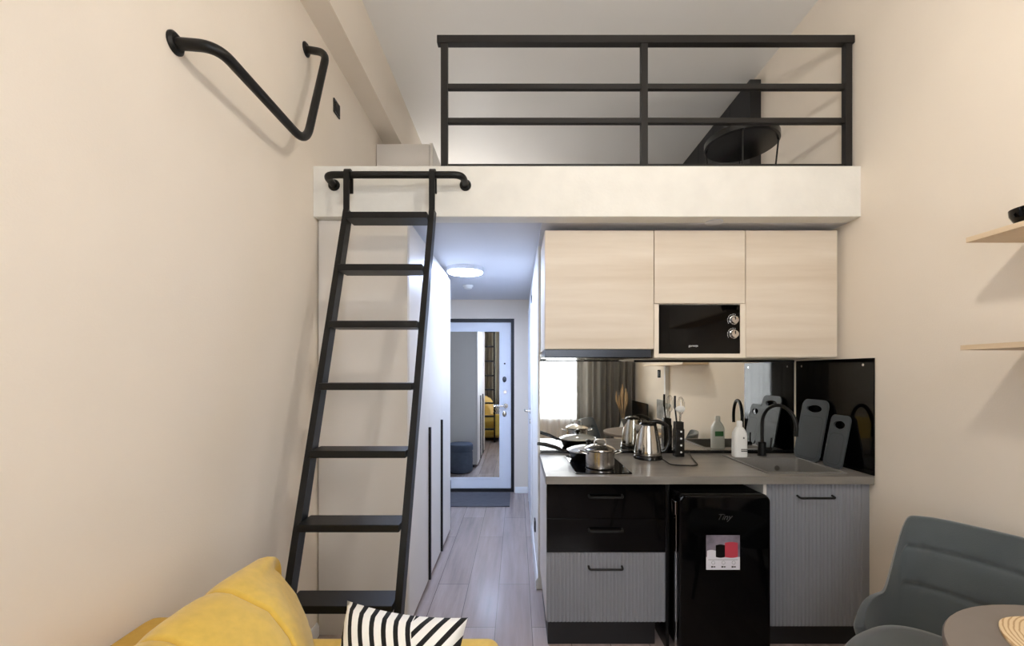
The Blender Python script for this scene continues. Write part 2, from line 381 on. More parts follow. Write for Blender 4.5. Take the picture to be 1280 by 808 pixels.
tag(obj('curtain_rail', b, M['trim_white']), 'long white curtain rail over the window', 'curtain rail')

# ================================================================== loft and left wall
R = thing('loft_railing', 'dark metal railing along the front edge of the loft', 'railing', (.7, 2.30, ZL))
RY = 2.285
obj('top_rail', box(new(), -.425, 1.797, RY - .004, RY + .036, 3.155, 3.196, .003), M['rail_metal'], R)
for x in (-.405, .662, 1.750): obj('post', box(new(), x, x + .036, RY, RY + .032, ZL, 3.155, .002), M['rail_metal'], R)
for z in (2.914, 2.732):
    for a, b_ in ((-.369, .662), (.698, 1.750)): obj('middle_rail', box(new(), a, b_, RY + .004, RY + .030, z, z + .028, .002), M['rail_metal'], R)
for a, b_ in ((-.369, .662), (.698, 1.750)): obj('bottom_rail', box(new(), a, b_, RY + .003, RY + .031, ZL + .002, ZL + .032, .002), M['rail_metal'], R)

# ladder and its rail on the loft edge
def ly(hh): return 1.455 + .307 * hh
LR = thing('ladder_rail', 'black curved tube rail fixed to the white loft edge', 'rail', (-.61, YB, 2.38))
zr = 2.383
obj('tube', tube(new(), fillet([(-.954, YB - .004, zr - .004), (-.954, 2.135, zr), (-.268, 2.135, zr), (-.268, YB - .004, zr - .004)], .085, 8), .0175, 14), M['black_metal'], LR)
for x in (-.954, -.268):
    b = new(); lathe(b, [(0, 0), (.030, 0), (.030, .006), (.024, .012), (0, .012)], n=24); bmesh.ops.transform(b, matrix=Matrix.Translation((x, YB, zr - .004)) @ FRONT, verts=b.verts)
    obj('flange', b, M['black_metal'], LR)
LD = thing('ladder', 'black metal loft ladder with wide steps leaning on the loft edge', 'ladder', (-.64, 1.46, 0))
sl = Vector((0, .307, 1)).normalized(); pn = Vector((0, 1, -.307)).normalized()
def lx(side, hh): t_ = (2.2 - hh) / 1.65; return (-.837 if side < 0 else -.417) - .023 * t_
for s in (-1, 1):
    b = new(); hw, hd = .0135, .027
    top, bot = 2.20, .0
    def sect(hh): 
        c = Vector((lx(s, hh), ly(hh), hh)); dy = hd / pn.y
        return [c + Vector((-hw, -dy, 0)), c + Vector((hw, -dy, 0)), c + Vector((hw, dy, 0)), c + Vector((-hw, dy, 0))]
    A = [b.verts.new(p) for p in sect(bot + .012)]; B = [b.verts.new(p) for p in sect(top)]
    b.faces.new(A[::-1]); b.faces.new(B)
    for k in range(4): b.faces.new((A[k], A[(k + 1) % 4], B[(k + 1) % 4], B[k]))
    obj('side_rail', b, M['black_metal'], LD)
    c = Vector((lx(s, 0), ly(0), 0)); obj('foot', box(new(), c.x - .018, c.x + .018, c.y - .036, c.y + .036, 0, .016, .003), M['soft_black'], LD)
    b = new(); x = lx(s, 2.2); w_ = .0145
    out = []   # strap that climbs from the side rail, over the tube and down behind it
    yc, rr, tk = 2.135, .021, .007
    path = [(yc - rr, 2.19), (yc - rr, zr)] + [(yc - rr * math.cos(math.radians(a)), zr + rr * math.sin(math.radians(a))) for a in range(20, 180, 20)] + [(yc + rr, zr), (yc + rr, 2.30)]
    for i, (y, z) in enumerate(path):
        p0 = path[max(i - 1, 0)]; p1 = path[min(i + 1, len(path) - 1)]; dy, dz = p1[0] - p0[0], p1[1] - p0[1]; L = math.hypot(dy, dz); ny, nz = -dz / L, dy / L
        out.append([b.verts.new((x + sx_ * w_, y + k * ny * tk, z + k * nz * tk)) for sx_, k in ((-1, 0), (1, 0), (1, 1), (-1, 1))])
    for q, r_ in zip(out, out[1:]):
        for k in range(4): b.faces.new((q[k], q[(k + 1) % 4], r_[(k + 1) % 4], r_[k]))
    b.faces.new(out[0][::-1]); b.faces.new(out[-1])
    obj('hook', b, M['black_metal'], LD)
for hh in (2.165, 1.893, 1.622, 1.349, 1.079, .811, .545, .279):
    hh += .007; x0, x1, y = lx(-1, hh) + .0135, lx(1, hh) - .0135, ly(hh)
    obj('step', box(new(), x0, x1, y - .066, y + .05, hh - .030, hh, .004), M['black_metal'], LD)

# grab handle on the left wall
G = thing('grab_handle', 'black bent tube grab handle screwed to the cream wall above the sofa', 'handle', (XL, 1.75, 2.4))
obj('tube', tube(new(), fillet([(XL + .006, 1.336, 2.424), (-.932, 1.338, 2.415), (-.932, 1.90, 2.412), (-.936, 2.115, 2.975), (XL + .013, 2.160, 3.024)], .10, 8), .0175, 14), M['black_metal'], G)
for y, z in ((1.336, 2.425), (2.166, 3.03)):
    b = new(); lathe(b, [(0, 0), (.034, 0), (.034, .005), (.026, .012), (0, .012)], n=28); bmesh.ops.transform(b, matrix=Matrix.Translation((XL + .0008, y, z)) @ Matrix.Rotation(math.radians(90), 4, 'Y'), verts=b.verts)
    obj('flange', b, M['black_metal'], G)
def switch(name, x, y, z, sgn, label, s=.082):
    t_ = thing(name, label, 'switch', (x, y, z))
    xs = sorted((x, x + sgn * .009)); obj('plate', box(new(), xs[0], xs[1], y - s / 2, y + s / 2, z - s / 2, z + s / 2, .003), M['soft_black'], t_)
    xs = sorted((x + sgn * .008, x + sgn * .013)); obj('rocker', box(new(), xs[0], xs[1], y - s * .34, y + s * .34, z - s * .34, z + s * .34, .003), M['dark_board'], t_)
switch('wall_switch', XL, 2.53, 2.955, 1, 'black square wall switch beside the grab handle')
switch('wall_switch', XR, .12, 1.385, -1, 'black square wall switch under the lower oak shelf, mirrored', .10)

# low cabinet on the loft, black panel, tray table
S = thing('storage_cabinet', 'pale beige low cabinet standing on the loft against the left wall', 'cabinet', (-.85, 3.6, ZL))
obj('body', box(new(), XL + .004, -.638, 3.262, 4.3, ZL, 3.128, .002), M['panel_beige'], S)
obj('side_panel', box(new(), -.656, -.634, 3.24, 4.3, ZL, 3.134, .002), M['panel_beige'], S)
obj('door', box(new(), XL + .006, -.660, 3.243, 3.261, ZL + .03, 3.126, .002), M['panel_beige'], S)
b = new(); box(b, 1.715, XR - .002, 3.16, YE - .002, ZL, 3.560, .004)
for k in range(1, 6): box(b, 1.713, 1.716, 3.16 + k * .3 - .003, 3.16 + k * .3 + .003, ZL, 3.558)
tag(obj('wall_panel', b, M['dark_board']), 'tall black panel on the loft against the cream wall, behind the tray table', 'panel')
T = thing('tray_table', 'low round black metal tray table standing on the loft', 'table', (1.43, 2.74, ZL))
tx, ty, tz, tr = 1.415, 2.71, 2.825, .215
obj('tray', lathe(new(), [(0, 0), (tr - .012, 0), (tr, .008), (tr, .042), (tr - .006, .042), (tr - .008, .010), (tr - .016, .006), (0, .006)], (tx, ty, tz), 48), M['soft_black'], T)
ring = new(); tube(ring, [(tx + .17 * math.cos(a * math.pi / 18), ty + .17 * math.sin(a * math.pi / 18), ZL + .008) for a in range(37)], .006, 8, cap=False)
obj('base_ring', ring, M['black_metal'], T)
for a in (0, 90, 180, 270):
    a = math.radians(a - 25); obj('leg', tube(new(), [(tx + .17 * math.cos(a), ty + .17 * math.sin(a), ZL + .004), (tx + (tr - .012) * math.cos(a), ty + (tr - .012) * math.sin(a), tz + .004)], .005, 8), M['black_metal'], T)

# ================================================================== wardrobe and hallway
W = thing('wardrobe', 'tall pale beige built-in wardrobe filling the space under the loft behind the ladder', 'wardrobe', (-.82, 3.0, 0))
XF, Y0, Y1 = -.58, 2.29, 3.75
obj('side_panel', box(new(), XL + .008, XF - .002, Y0, Y0 + .018, .0, ZB - .003, .0015), M['panel_beige'], W)
obj('body', box(new(), XL + .004, XF - .022, Y0 + .019, Y1, .04, ZB - .004), M['panel_beige'], W)
obj('filler_strip', box(new(), XL + .004, XF - .022, YB + .1, Y1, ZB - .003, ZH - .002), M['panel_beige'], W)
obj('plinth', box(new(), XL + .03, XF - .05, Y0 + .02, Y1 - .01, 0, .04), M['dark_board'], W)
ys = (Y0 + .021, 2.845, 3.295, Y1)
for k in range(3):
    d = obj('door', box(new(), XF - .020, XF, ys[k] + .0015, ys[k + 1] - .0015, .035, ZB - .006, .0015), M['panel_beige'], W)
    if k < 2: obj('handle', box(new(), XF - .002, XF + .016, ys[k + 1] - .024, ys[k + 1] - .006, .037, 1.04, .002), M['black_metal'], d)
L = thing('ceiling_lamp', 'round flat white ceiling lamp glowing in the hallway', 'lamp', (-.425, 3.5, ZH))
obj('lamp_base', lathe(new(), [(0, 0), (.150, 0), (.150, -.030), (.142, -.036), (.140, -.030), (0, -.030)], (-.420, 3.5, ZH), 48), M['lamp_rim'], L)
obj('diffuser', lathe(new(), [(0, -.0305), (.139, -.0305), (.136, -.036), (.10, -.041), (0, -.043)], (-.420, 3.5, ZH), 48), M['lamp'], L)
D = thing('smoke_detector', 'small white smoke detector on the hallway ceiling behind the lamp', 'smoke detector', (-.476, 4.19, ZH))
obj('base', lathe(new(), [(0, 0), (.05, 0), (.05, -.012), (0, -.012)], (-.476, 4.19, ZH), 32), M['white_plastic'], D)
obj('cap', lathe(new(), [(0, -.012), (.042, -.012), (.036, -.030), (.02, -.036), (0, -.036)], (-.476, 4.19, ZH), 32), M['white_plastic'], D)
SP = thing('spotlight', 'small round recessed spotlight under the loft over the wall cabinets', 'spotlight', (1.068, 2.325, ZB))
obj('ring', lathe(new(), [(.030, 0), (.045, 0), (.045, -.004), (.030, -.006)], (1.068, 2.325, ZB), 32), M['lamp_rim'], SP)
obj('lens', lathe(new(), [(0, -.001), (.031, -.001), (.029, -.004), (0, -.004)], (1.068, 2.325, ZB), 32), M['white_plastic'], SP)
b = new(); box(b, -.90, -.075, 4.47, 4.985, 0, .012, .004)
tag(obj('door_mat', b, M['mat']), 'dark grey door mat in front of the entrance door', 'mat')
P = thing('pouf', 'round slate velvet pouf by the entrance, seen in the door mirror', 'pouf', (-.80, 4.03, 0))
obj('body', lathe(new(), [(0, .012), (.165, .012), (.176, .03), (.178, .16), (.176, .285), (.168, .297), (0, .297)], (-.80, 4.03, 0), 40), M['pouf'], P)
obj('lid', lathe(new(), [(0, .299), (.172, .299), (.181, .312), (.181, .375), (.168, .398), (.10, .408), (0, .410)], (-.80, 4.03, 0), 40), M['pouf'], P)
obj('base', lathe(new(), [(0, 0), (.15, 0), (.15, .012), (0, .012)], (-.80, 4.03, 0), 32), M['dark_board'], P)
K = thing('wall_socket', 'black wall socket low on the white hallway wall beside the kitchen', 'socket', (XH, 3.13, .29))
obj('plate', box(new(), XH - .010, XH, 3.09, 3.17, .25, .33, .003), M['soft_black'], K)
obj('insert', lathe(new(), [(0, 0), (.024, 0), (.024, .003), (0, .003)], n=20), M['dark_board'], K)
C.objects['insert'].data.transform(Matrix.Translation((-.0101, 0, 0)) @ Matrix.Rotation(math.radians(-90), 4, 'Y'))
C.objects['insert'].data.transform(Matrix.Translation(world_loc(K)))

# ================================================================== kitchen
UF, UZ0, UZ1 = 2.37, 1.482, 2.187            # upper fronts
ux = (.154, .757, 1.262, 1.770)
def carcass(b, x0, x1, y0, y1, z0, z1, t_=.016):
    box(b, x0, x0 + t_, y0, y1, z0, z1); box(b, x1 - t_, x1, y0, y1, z0, z1); box(b, x0 + t_, x1 - t_, y0, y1, z1 - t_, z1); box(b, x0 + t_, x1 - t_, y0, y1, z0, z0 + t_); box(b, x0 + t_, x1 - t_, y1 - .006, y1, z0 + t_, z1 - t_); return b
lbl = ('light oak wall cabinet above the cooker hood', 'light oak wall cabinet with the open microwave niche', 'light oak wall cabinet next to the cream wall, over the sink')
cabs = []
for k in range(3):
    x0, x1 = ux[k] + .0005, ux[k + 1] - .0005
    t_ = thing('wall_cabinet', lbl[k], 'cabinet', ((x0 + x1) / 2, 2.58, UZ0), 'oak wall cabinets'); cabs.append(t_)
    zb = (1.530, UZ0, UZ0)[k]; zd = (1.530, 1.782, UZ0 + .004)[k]
    b = carcass(new(), x0, x1, UF + .019, YK - .004, zb, UZ1)
    if k == 1: box(b, x0 + .016, x1 - .016, UF + .019, YK - .01, 1.778, 1.794)
    obj('body', b, M['oak_edge'], t_)
    obj('door', box(new(), x0 + .0015, x1 - .0015, UF, UF + .018, zd, UZ1 - .002, .001), M['oak'], t_)
    if k == 1:
        b = new(); box(b, x0, x0 + .026, UF + .001, UF + .0185, UZ0, 1.779); box(b, x1 - .028, x1, UF + .001, UF + .0185, UZ0, 1.779); box(b, x0 + .026, x1 - .028, UF + .001, UF + .0185, UZ0, UZ0 + .022)
        obj('niche_frame', b, M['oak_edge'], t_)
H = thing('cooker_hood', 'slim dark steel cooker hood under the oak cabinet over the hob', 'cooker hood', (.455, 2.55, 1.48))
obj('body', box(new(), .158, .748, UF + .03, YK - .01, 1.492, 1.528, .002), M['hood'], H)
obj('visor', box(new(), .156, .742, UF + .002, UF + .03, 1.484, 1.527, .003), M['hood'], H)
obj('filter', box(new(), .20, .71, UF + .06, YK - .08, 1.487, 1.493), M['steel'], H)
obj('glass_lip', box(new(), .140, .748, UF - .004, UF + .10, 1.480, 1.4835, .001), M['gloss_black'], H)
MW = thing('microwave', 'black glass microwave with two chrome knobs in the oak cabinet niche', 'microwave', (1.01, 2.55, 1.505))
mx0, mx1, mz0, mz1 = .787, 1.232, UZ0 + .0235, 1.774
obj('body', box(new(), mx0 + .004, mx1 - .004, UF + .022, 2.70, mz0 - .001, mz1 - .004, .004), M['soft_black'], MW)
dr = obj('door', box(new(), mx0, 1.1352, UF + .003, UF + .022, mz0, mz1 - .002), M['gloss_black'], MW)
obj('control_panel', box(new(), 1.1355, mx1, UF + .003, UF + .022, mz0, mz1 - .002), M['gloss_black'], MW)
b = new(); box(b, mx0 + .055, 1.085, UF + .0022, UF + .0036, mz0 + .05, mz1 - .05)
obj('window', b, M['gloss_black'], dr)
for z, s in ((1.690, 1), (1.612, 1)):
    b = new(); lathe(b, [(0, 0), (.025, 0), (.025, .004), (.021, .006), (.019, .022), (0, .023)], n=28); bmesh.ops.transform(b, matrix=Matrix.Translation((1.197, UF + .003, z)) @ FRONT, verts=b.verts)
    kn = obj('knob', b, M['chrome'], MW)
    obj('pointer', box(new(), 1.195, 1.199, UF - .022, UF - .019, z, z + .018), M['dark_board'], kn)
for z in (1.690, 1.612):
    arc = [(1.197 + .033 * math.cos(math.radians(a_)), UF + .0028, z + .033 * math.sin(math.radians(a_))) for a_ in range(70, 216, 6)]
    obj('dial_marking', tube(new(), arc, .001, 6, radii=[.0016 if k % 4 == 0 else .0005 for k in range(len(arc))]), M['white_logo'], MW)
text('lettering', 'gorenje', .017, M['white_logo'], MW, (.975, UF + .0026, 1.548), FRONT)

mir = thing('mirror_splashback', 'mirror splashback on the wall behind the kitchen worktop', 'mirror', (.97, YK, .88))
obj('mirror', box(new(), .150, 1.789, YK - .006, YK - .001, .882, 1.520), M['mirror'], mir)
obj('top_trim', box(new(), .757, 1.789, YK - .010, YK - .0062, 1.466, 1.481), M['soft_black'], mir)
obj('bottom_trim', box(new(), .150, 1.786, YK - .018, YK - .0062, .8805, .900), M['soft_black'], mir)
sp = thing('glass_splashback', 'glossy black splashback on the cream wall beside the sink', 'splashback', (XR, 2.45, .88))
obj('panel', box(new(), XR - .008, XR - .001, 2.157, YK - .0195, .8805, 1.474, .0008), M['gloss_black'], sp)
for y, z in ((2.22, 1.44), (2.70, 1.44)): obj('screw_cap', disc(new(), (XR - .008, y, z), (-1, 0, 0), .007, .003, 16), M['chrome'], sp)

# worktop with the cut-out for the sink
SX0, SX1, SY0, SY1 = 1.285, 1.700, 2.205, 2.700
WK = thing('worktop', 'concrete grey kitchen worktop', 'worktop', (.97, 2.46, .84))
b = new(); z0, z1 = .840, .880; wy0, wy1 = 2.150, YK - .0185
box(b, .145, SX0 + .012, wy0, wy1, z0, z1, .002); box(b, SX1 - .012, XR - .009, wy0, wy1, z0, z1, .002); box(b, SX0 + .011, SX1 - .011, wy0, SY0 + .012, z0, z1, .002); box(b, SX0 + .011, SX1 - .011, SY1 - .012, wy1, z0, z1, .002)
obj('top', b, M['worktop'], WK)
SK = thing('sink', 'grey stone square kitchen sink set into the worktop', 'sink', ((SX0 + SX1) / 2, 2.45, .88))
def sink_bm():
    b = new(); zt, bt = .8865, .70
    def loop(pts, z): return [b.verts.new((x, y, z)) for x, y in pts]
    o = rrect(SX0, SX1, SY0, SY1, .012); i0 = rrect(SX0 + .012, SX1 - .012, SY0 + .014, SY1 - .112, .014); i1 = rrect(SX0 + .015, SX1 - .015, SY0 + .017, SY1 - .115, .014); i2 = rrect(SX0 + .022, SX1 - .022, SY0 + .025, SY1 - .122, .02)
    Ls = [loop(o, .8808), loop(o, zt), loop(i0, zt), loop(i1, zt - .004), loop(i2, bt)]
    for a, c in zip(Ls, Ls[1:]):
        n = len(a)
        for k in range(n): b.faces.new((a[k], a[(k + 1) % n], c[(k + 1) % n], c[k]))
    b.faces.new(Ls[-1]); return b
obj('basin', sink_bm(), M['sink'], SK)
obj('overflow', disc(new(), (1.562, SY1 - .114, .826), (0, -1, 0), .015, .008), M['chrome'], SK)
obj('drain', disc(new(), (1.49, 2.44, .701), (0, 0, 1), .045, .004), M['chrome'], SK)
FA = thing('faucet', 'matt black gooseneck kitchen faucet at the sink', 'faucet', (1.515, 2.655, .887))
fx, fy = 1.515, 2.655
obj('base', lathe(new(), [(0, 0), (.026, 0), (.026, .004), (.0225, .006), (.0225, .082), (.018, .086), (0, .086)], (fx, fy, .887), 28), M['black_metal'], FA)
ex, ey = 1.575, 2.420
pts = [(fx, fy, .96), (fx, fy, 1.06)]
R_ = math.hypot(ex - fx, ey - fy) / 2
for k in range(0, 17):
    a = math.pi * k / 16 * 1.06; t_ = (1 - math.cos(a)) / 2; pts.append((fx + (ex - fx) * t_, fy + (ey - fy) * t_, 1.085 + R_ * math.sin(a)))
pts.append((pts[-1][0] - .000, pts[-1][1] + .002, pts[-1][2] - .022))
obj('spout', tube(new(), pts, .0105, 14), M['black_metal'], FA)
lv = new(); tube(lv, [(fx + .02, fy, .925), (fx + .06, fy, .925)], .013, 14); tube(lv, [(fx + .052, fy, .925), (fx + .056, fy - .004, .998)], .0045, 10)
obj('lever', lv, M['black_metal'], FA)

# cutting boards leaning on the black splashback
def cutting_board(name, y0, y1, hgt, xb, xt, z, label):
    b = new(); w = y1 - y0
    hy, hz, ha, hb = w / 2, hgt - .055, w * .29, .022
    loops = rrect(0, w, 0, hgt, min(.045, w * .22), 9); N = len(loops); th = .009
    hole = [(hy + ha * math.cos(2 * math.pi * k / 32), hz + hb * math.sin(2 * math.pi * k / 32)) for k in range(32)]
    for d in (0, th):
        es = []
        for lp in (loops, hole):
            vs_ = [b.verts.new((d, p[0], p[1])) for p in lp]
            es += [b.edges.new((vs_[k], vs_[(k + 1) % len(vs_)])) for k in range(len(vs_))]
        bmesh.ops.triangle_fill(b, use_beauty=True, use_dissolve=False, edges=es)
    for lp in (loops, hole):
        f_ = [b.verts.new((0, p[0], p[1])) for p in lp]; k_ = [b.verts.new((th, p[0], p[1])) for p in lp]
        for k in range(len(lp)): k2 = (k + 1) % len(lp); b.faces.new((f_[k], f_[k2], k_[k2], k_[k]))
    bmesh.ops.remove_doubles(b, verts=b.verts, dist=1e-5)
    g = new(); e = .016
    pl = rrect(e, w - e, e, hgt - .10, .03, 7); q0 = [g.verts.new((-.0006, p[0], p[1])) for p in pl]; pl2 = rrect(e + .005, w - e - .005, e + .005, hgt - .105, .026, 7); q1 = [g.verts.new((-.0006, p[0], p[1])) for p in pl2]
    for k in range(len(pl)): k2 = (k + 1) % len(pl); g.faces.new((q0[k], q0[k2], q1[k2], q1[k]))
    ang = math.atan2(xt - xb, hgt)
    mtx = Matrix.Translation((xb, y0, z)) @ Matrix.Rotation(ang, 4, 'Y')
    t_ = thing(name, label, 'cutting board', (xb, (y0 + y1) / 2, z), 'cutting boards by the sink')
    for bb in (b, g): bmesh.ops.transform(bb, matrix=mtx, verts=bb.verts)
    obj('board', b, M['board'], t_); obj('juice_groove', g, M['board_hole'], t_)
cutting_board('cutting_board', 2.445, 2.665, .365, 1.712, 1.779, .8805, 'larger grey cutting board leaning on the black splashback, next to the faucet')
cutting_board('cutting_board', 2.285, 2.425, .292, 1.722, 1.779, .8805, 'smaller grey cutting board leaning on the black splashback, nearer the worktop edge')

# base units
LF, LZ0, LZ1 = 2.170, .135, .836
def ribbed(x0, x1, y, z0, z1, pitch=.0188):
    b = new(); n = round((x1 - x0) / pitch); p = (x1 - x0) / n; prof = [(x0, y + .018)]
    for k in range(n):
        for u, d in ((0, .004), (.14, .0035), (.24, .0006), (.5, 0), (.76, .0006), (.86, .0035)): prof.append((x0 + (k + u) * p, y + d))
    prof += [(x1, y + .004), (x1, y + .018)]
    a = [b.verts.new((x, yy, z0)) for x, yy in prof]; c = [b.verts.new((x, yy, z1)) for x, yy in prof]; N = len(prof)
    for k in range(N): k2 = (k + 1) % N; b.faces.new((a[k], a[k2], c[k2], c[k]))
    b.faces.new(a); b.faces.new(c[::-1]); return b
def bar_handle(x, z, wdt, yf):
    b = new(); tube(b, fillet([(x - wdt / 2, yf + .001, z + .006), (x - wdt / 2, yf - .026, z), (x + wdt / 2, yf - .026, z), (x + wdt / 2, yf + .001, z + .006)], .012, 5), .0055, 10); return b
DC = thing('drawer_cabinet', 'base cabinet with two glossy black drawers over a ribbed grey drawer', 'cabinet', (.45, 2.47, 0))
bx0, bx1 = .150, .752
obj('body', carcass(new(), bx0, bx1, LF + .020, YK - .02, LZ0, .8385), M['panel_beige'], DC)
obj('plinth', box(new(), bx0 + .01, bx1 - .04, 2.215, 2.70, 0, LZ0 - .002), M['dark_board'], DC)
for z0, z1, kind in ((.663, LZ1, 0), (.492, .6605, 0), (LZ0 + .004, .4895, 1)):
    if kind: d = obj('drawer', ribbed(bx0 + .001, bx1 - .001, LF, z0, z1), M['grey_front'], DC)
    else: d = obj('drawer', box(new(), bx0 + .001, bx1 - .001, LF, LF + .018, z0, z1, .001), M['appliance_black'], DC)
    obj('handle', bar_handle(.447, (.775, .605, .415)[(z0 < .6) + (z0 < .3)], .168, LF), M['handle_black'], d)
SC = thing('sink_cabinet', 'base cabinet with one ribbed grey door under the sink', 'cabinet', (1.5, 2.47, 0))
cx0, cx1 = 1.248, 1.757
b = new(); box(b, cx0, cx0 + .016, LF + .004, YK - .02, LZ0 - .02, .8385); box(b, cx1 - .016, cx1, LF + .02, YK - .02, LZ0 - .02, .8385); box(b, cx0 + .016, cx1 - .016, LF + .02, YK - .02, LZ0 - .02, LZ0 - .004); box(b, cx0 + .016, cx1 - .016, YK - .03, YK - .02, LZ0, .66)
obj('body', b, M['panel_beige'], SC)
d = obj('door', ribbed(cx0 + .018, cx1 + .0, LF, LZ0 - .018, LZ1), M['grey_front'], SC)
obj('handle', bar_handle(1.505, .772, .176, LF), M['handle_black'], d)
obj('plinth', box(new(), cx0 + .012, cx1 + .03, 2.215, 2.70, 0, LZ0 - .022), M['dark_board'], SC)
obj('filler_strip', box(new(), cx1 + .002, XR - .003, LF + .02, LF + .036, 0, .838), M['grey_front'], SC)
b = new(); box(b, bx1 + .003, cx0 - .003, YK - .03, YK - .02, 0, .838); box(b, bx1 + .003, bx1 + .019, LF + .004, YK - .03, 0, .838)
tag(obj('niche_panel', b, M['soft_black']), 'black lining panel of the niche behind the small fridge', 'panel')

# fridge
FR = thing('fridge', 'small glossy black retro fridge under the worktop', 'fridge', (.99, 2.35, 0))
rx0, rx1, rz1, ry = .778, 1.226, .812, 2.065
def rslab(b, x0, x1, z0, z1, y0, y1, r, er=.012):
    """slab with rounded corners in the front view and rounded front edges"""
    rings = []
    for d, y in ((0, y1), (0, y0 + er), (er * .3, y0 + er * .3), (er, y0)):
        rings.append([b.verts.new((x, y, z)) for x, z in rrect(x0 + d, x1 - d, z0 + d, z1 - d, max(r - d, .004), 8)])
    for q, w_ in zip(rings, rings[1:]):
        for k in range(len(q)): k2 = (k + 1) % len(q); b.faces.new((q[k], q[k2], w_[k2], w_[k]))
    b.faces.new(rings[0]); b.faces.new(rings[-1][::-1]); return b
obj('body', rslab(new(), rx0 + .004, rx1 - .004, .03, rz1 - .002, ry + .062, 2.60, .035, .004), M['soft_black'], FR)
fd = obj('door', rslab(new(), rx0, rx1, .045, rz1, ry, ry + .056, .038, .018), M['appliance_black'], FR)
obj('gasket', rslab(new(), rx0 + .008, rx1 - .008, .05, rz1 - .008, ry + .0555, ry + .063, .03, .001), M['hood'], FR)
for x in (rx0 + .05, rx1 - .05):
    for y in (2.16, 2.55): obj('foot', disc(new(), (x, y, 0), (0, 0, 1), .018, .032), M['dark_board'], FR)
b = new(); box(b, rx0 - .002, rx0 + .002, ry + .030, ry + .052, .06, rz1 - .09, .001)
obj('edge_strip', b, M['chrome'], fd)
b = new(); box(b, rx0 - .006, rx0 + .006, ry + .03, ry + .085, .705, .770, .002)
obj('hinge', b, M['chrome'], FR)
text('lettering', 'Tiny', .040, M['grey_logo'], fd, (.995, ry - .0004, .704), FRONT, shear=.45)
sx0, sx1, sz0, sz1 = .910, 1.072, .452, .618
zm = sz0 + (sz1 - sz0) * .37
L0 = new(); box(L0, sx0, sx1, ry - .0008, ry + .0002, sz0, zm)
L1 = new(); box(L1, sx0, sx1, ry - .0008, ry + .0002, zm, sz1)
def can(x0, x1, z0, z1, e):
    b = new(); n = 12; poly = [(x0, e, z0 + .004)] + [(x0 + (x1 - x0) * k / n, e, z0 + .004 - .004 * math.sin(math.pi * k / n)) for k in range(1, n)] + [(x1, e, z0 + .004), (x1, e, z1 - .004)] + [(x1 - (x1 - x0) * k / n, e, z1 - .004 + .004 * math.sin(math.pi * k / n)) for k in range(1, n)] + [(x0, e, z1 - .004)]
    return prism(b, poly, (0, .0004, 0))
cans = [(can(sx0 + .004, sx0 + .046, zm - .004, zm + .034, ry - .0012), M['print_white']), (can(sx0 + .046, sx0 + .092, zm - .004, zm + .060, ry - .0012), M['soft_black']), (can(sx0 + .090, sx0 + .152, zm - .004, zm + .072, ry - .0013), M['red'])]
ink = new()
box(ink, sx0 + .010, sx1 - .010, ry - .0011, ry - .0007, zm - .014, zm - .0125)
for k in range(3):
    x = sx0 + .034 + k * .049; tube(ink, [(x + .008 * math.cos(a * math.pi / 8), ry - .0009, sz0 + .034 + .008 * math.sin(a * math.pi / 8)) for a in range(17)], .0006, 6, cap=False)
    box(ink, x - .010, x - .001, ry - .0011, ry - .0007, sz0 + .010, sz0 + .018); box(ink, x + .001, x + .010, ry - .0011, ry - .0007, sz0 + .011, sz0 + .017)
obj('sticker', [(L0, M['print_white']), (L1, M['print_grey'])] + cans + [(ink, M['ink'])], None, fd)

# hob and the pots
HB = thing('hob', 'narrow black glass hob set in the worktop', 'hob', (.445, 2.43, .88))
obj('glass', box(new(), .300, .590, 2.195, 2.665, .8805, .8865, .002), M['gloss_black'], HB)
for y, r in ((2.31, .075), (2.535, .09)):
    obj('cooking_zone', tube(new(), [(.445 + r * math.cos(a * math.pi / 24), y + r * math.sin(a * math.pi / 24), .8866) for a in range(49)], .0007, 6, cap=False), M['grey_logo'], HB)
HT = .8868
PN = thing('saucepan', 'small stainless saucepan with lid on the front of the hob', 'saucepan', (.445, 2.325, HT))
px, py = .450, 2.325
obj('body', lathe(new(), [(0, 0), (.070, 0), (.076, .006), (.077, .090), (.081, .096), (.079, .098), (.074, .092), (.073, .01), (0, .008)], (px, py, HT), 40), M['brushed'], PN)
lid = obj('lid', lathe(new(), [(.0835, .099), (.083, .1025), (.070, .112), (.04, .124), (0, .128), (0, .125), (.04, .121), (.068, .109), (.079, .0995)], (px, py, HT), 40), M['steel'], PN)
obj('lid_handle', tube(new(), fillet([(px - .032, py, HT + .122), (px - .028, py, HT + .152), (px + .028, py, HT + .152), (px + .032, py, HT + .122)], .018, 5), .0045, 10), M['steel'], lid)
for s in (-1, 1):
    obj('handle', tube(new(), fillet([(px + s * .076, py - .028, HT + .078), (px + s * .112, py - .024, HT + .088), (px + s * .112, py + .024, HT + .088), (px + s * .076, py + .028, HT + .078)], .018, 5), .0045, 10), M['steel'], PN)
FP = thing('frying_pan', 'black frying pan with a glass lid behind the saucepan on the hob', 'frying pan', (.425, 2.535, HT))
qx, qy = .425, 2.545
obj('body', lathe(new(), [(0, 0), (.095, 0), (.105, .006), (.122, .050), (.125, .052), (.119, .052), (.100, .010), (0, .006)], (qx, qy, HT), 48), M['soft_black'], FP)
lid = obj('lid', lathe(new(), [(.127, .053), (.125, .058), (.10, .070), (.05, .082), (0, .086), (0, .083), (.05, .079), (.10, .067), (.122, .0545)], (qx, qy, HT), 48), M['glass_lid'], FP)
obj('lid_rim', tube(new(), [(qx + .126 * math.cos(a * math.pi / 24), qy + .126 * math.sin(a * math.pi / 24), HT + .056) for a in range(49)], .003, 8, cap=False), M['steel'], lid)
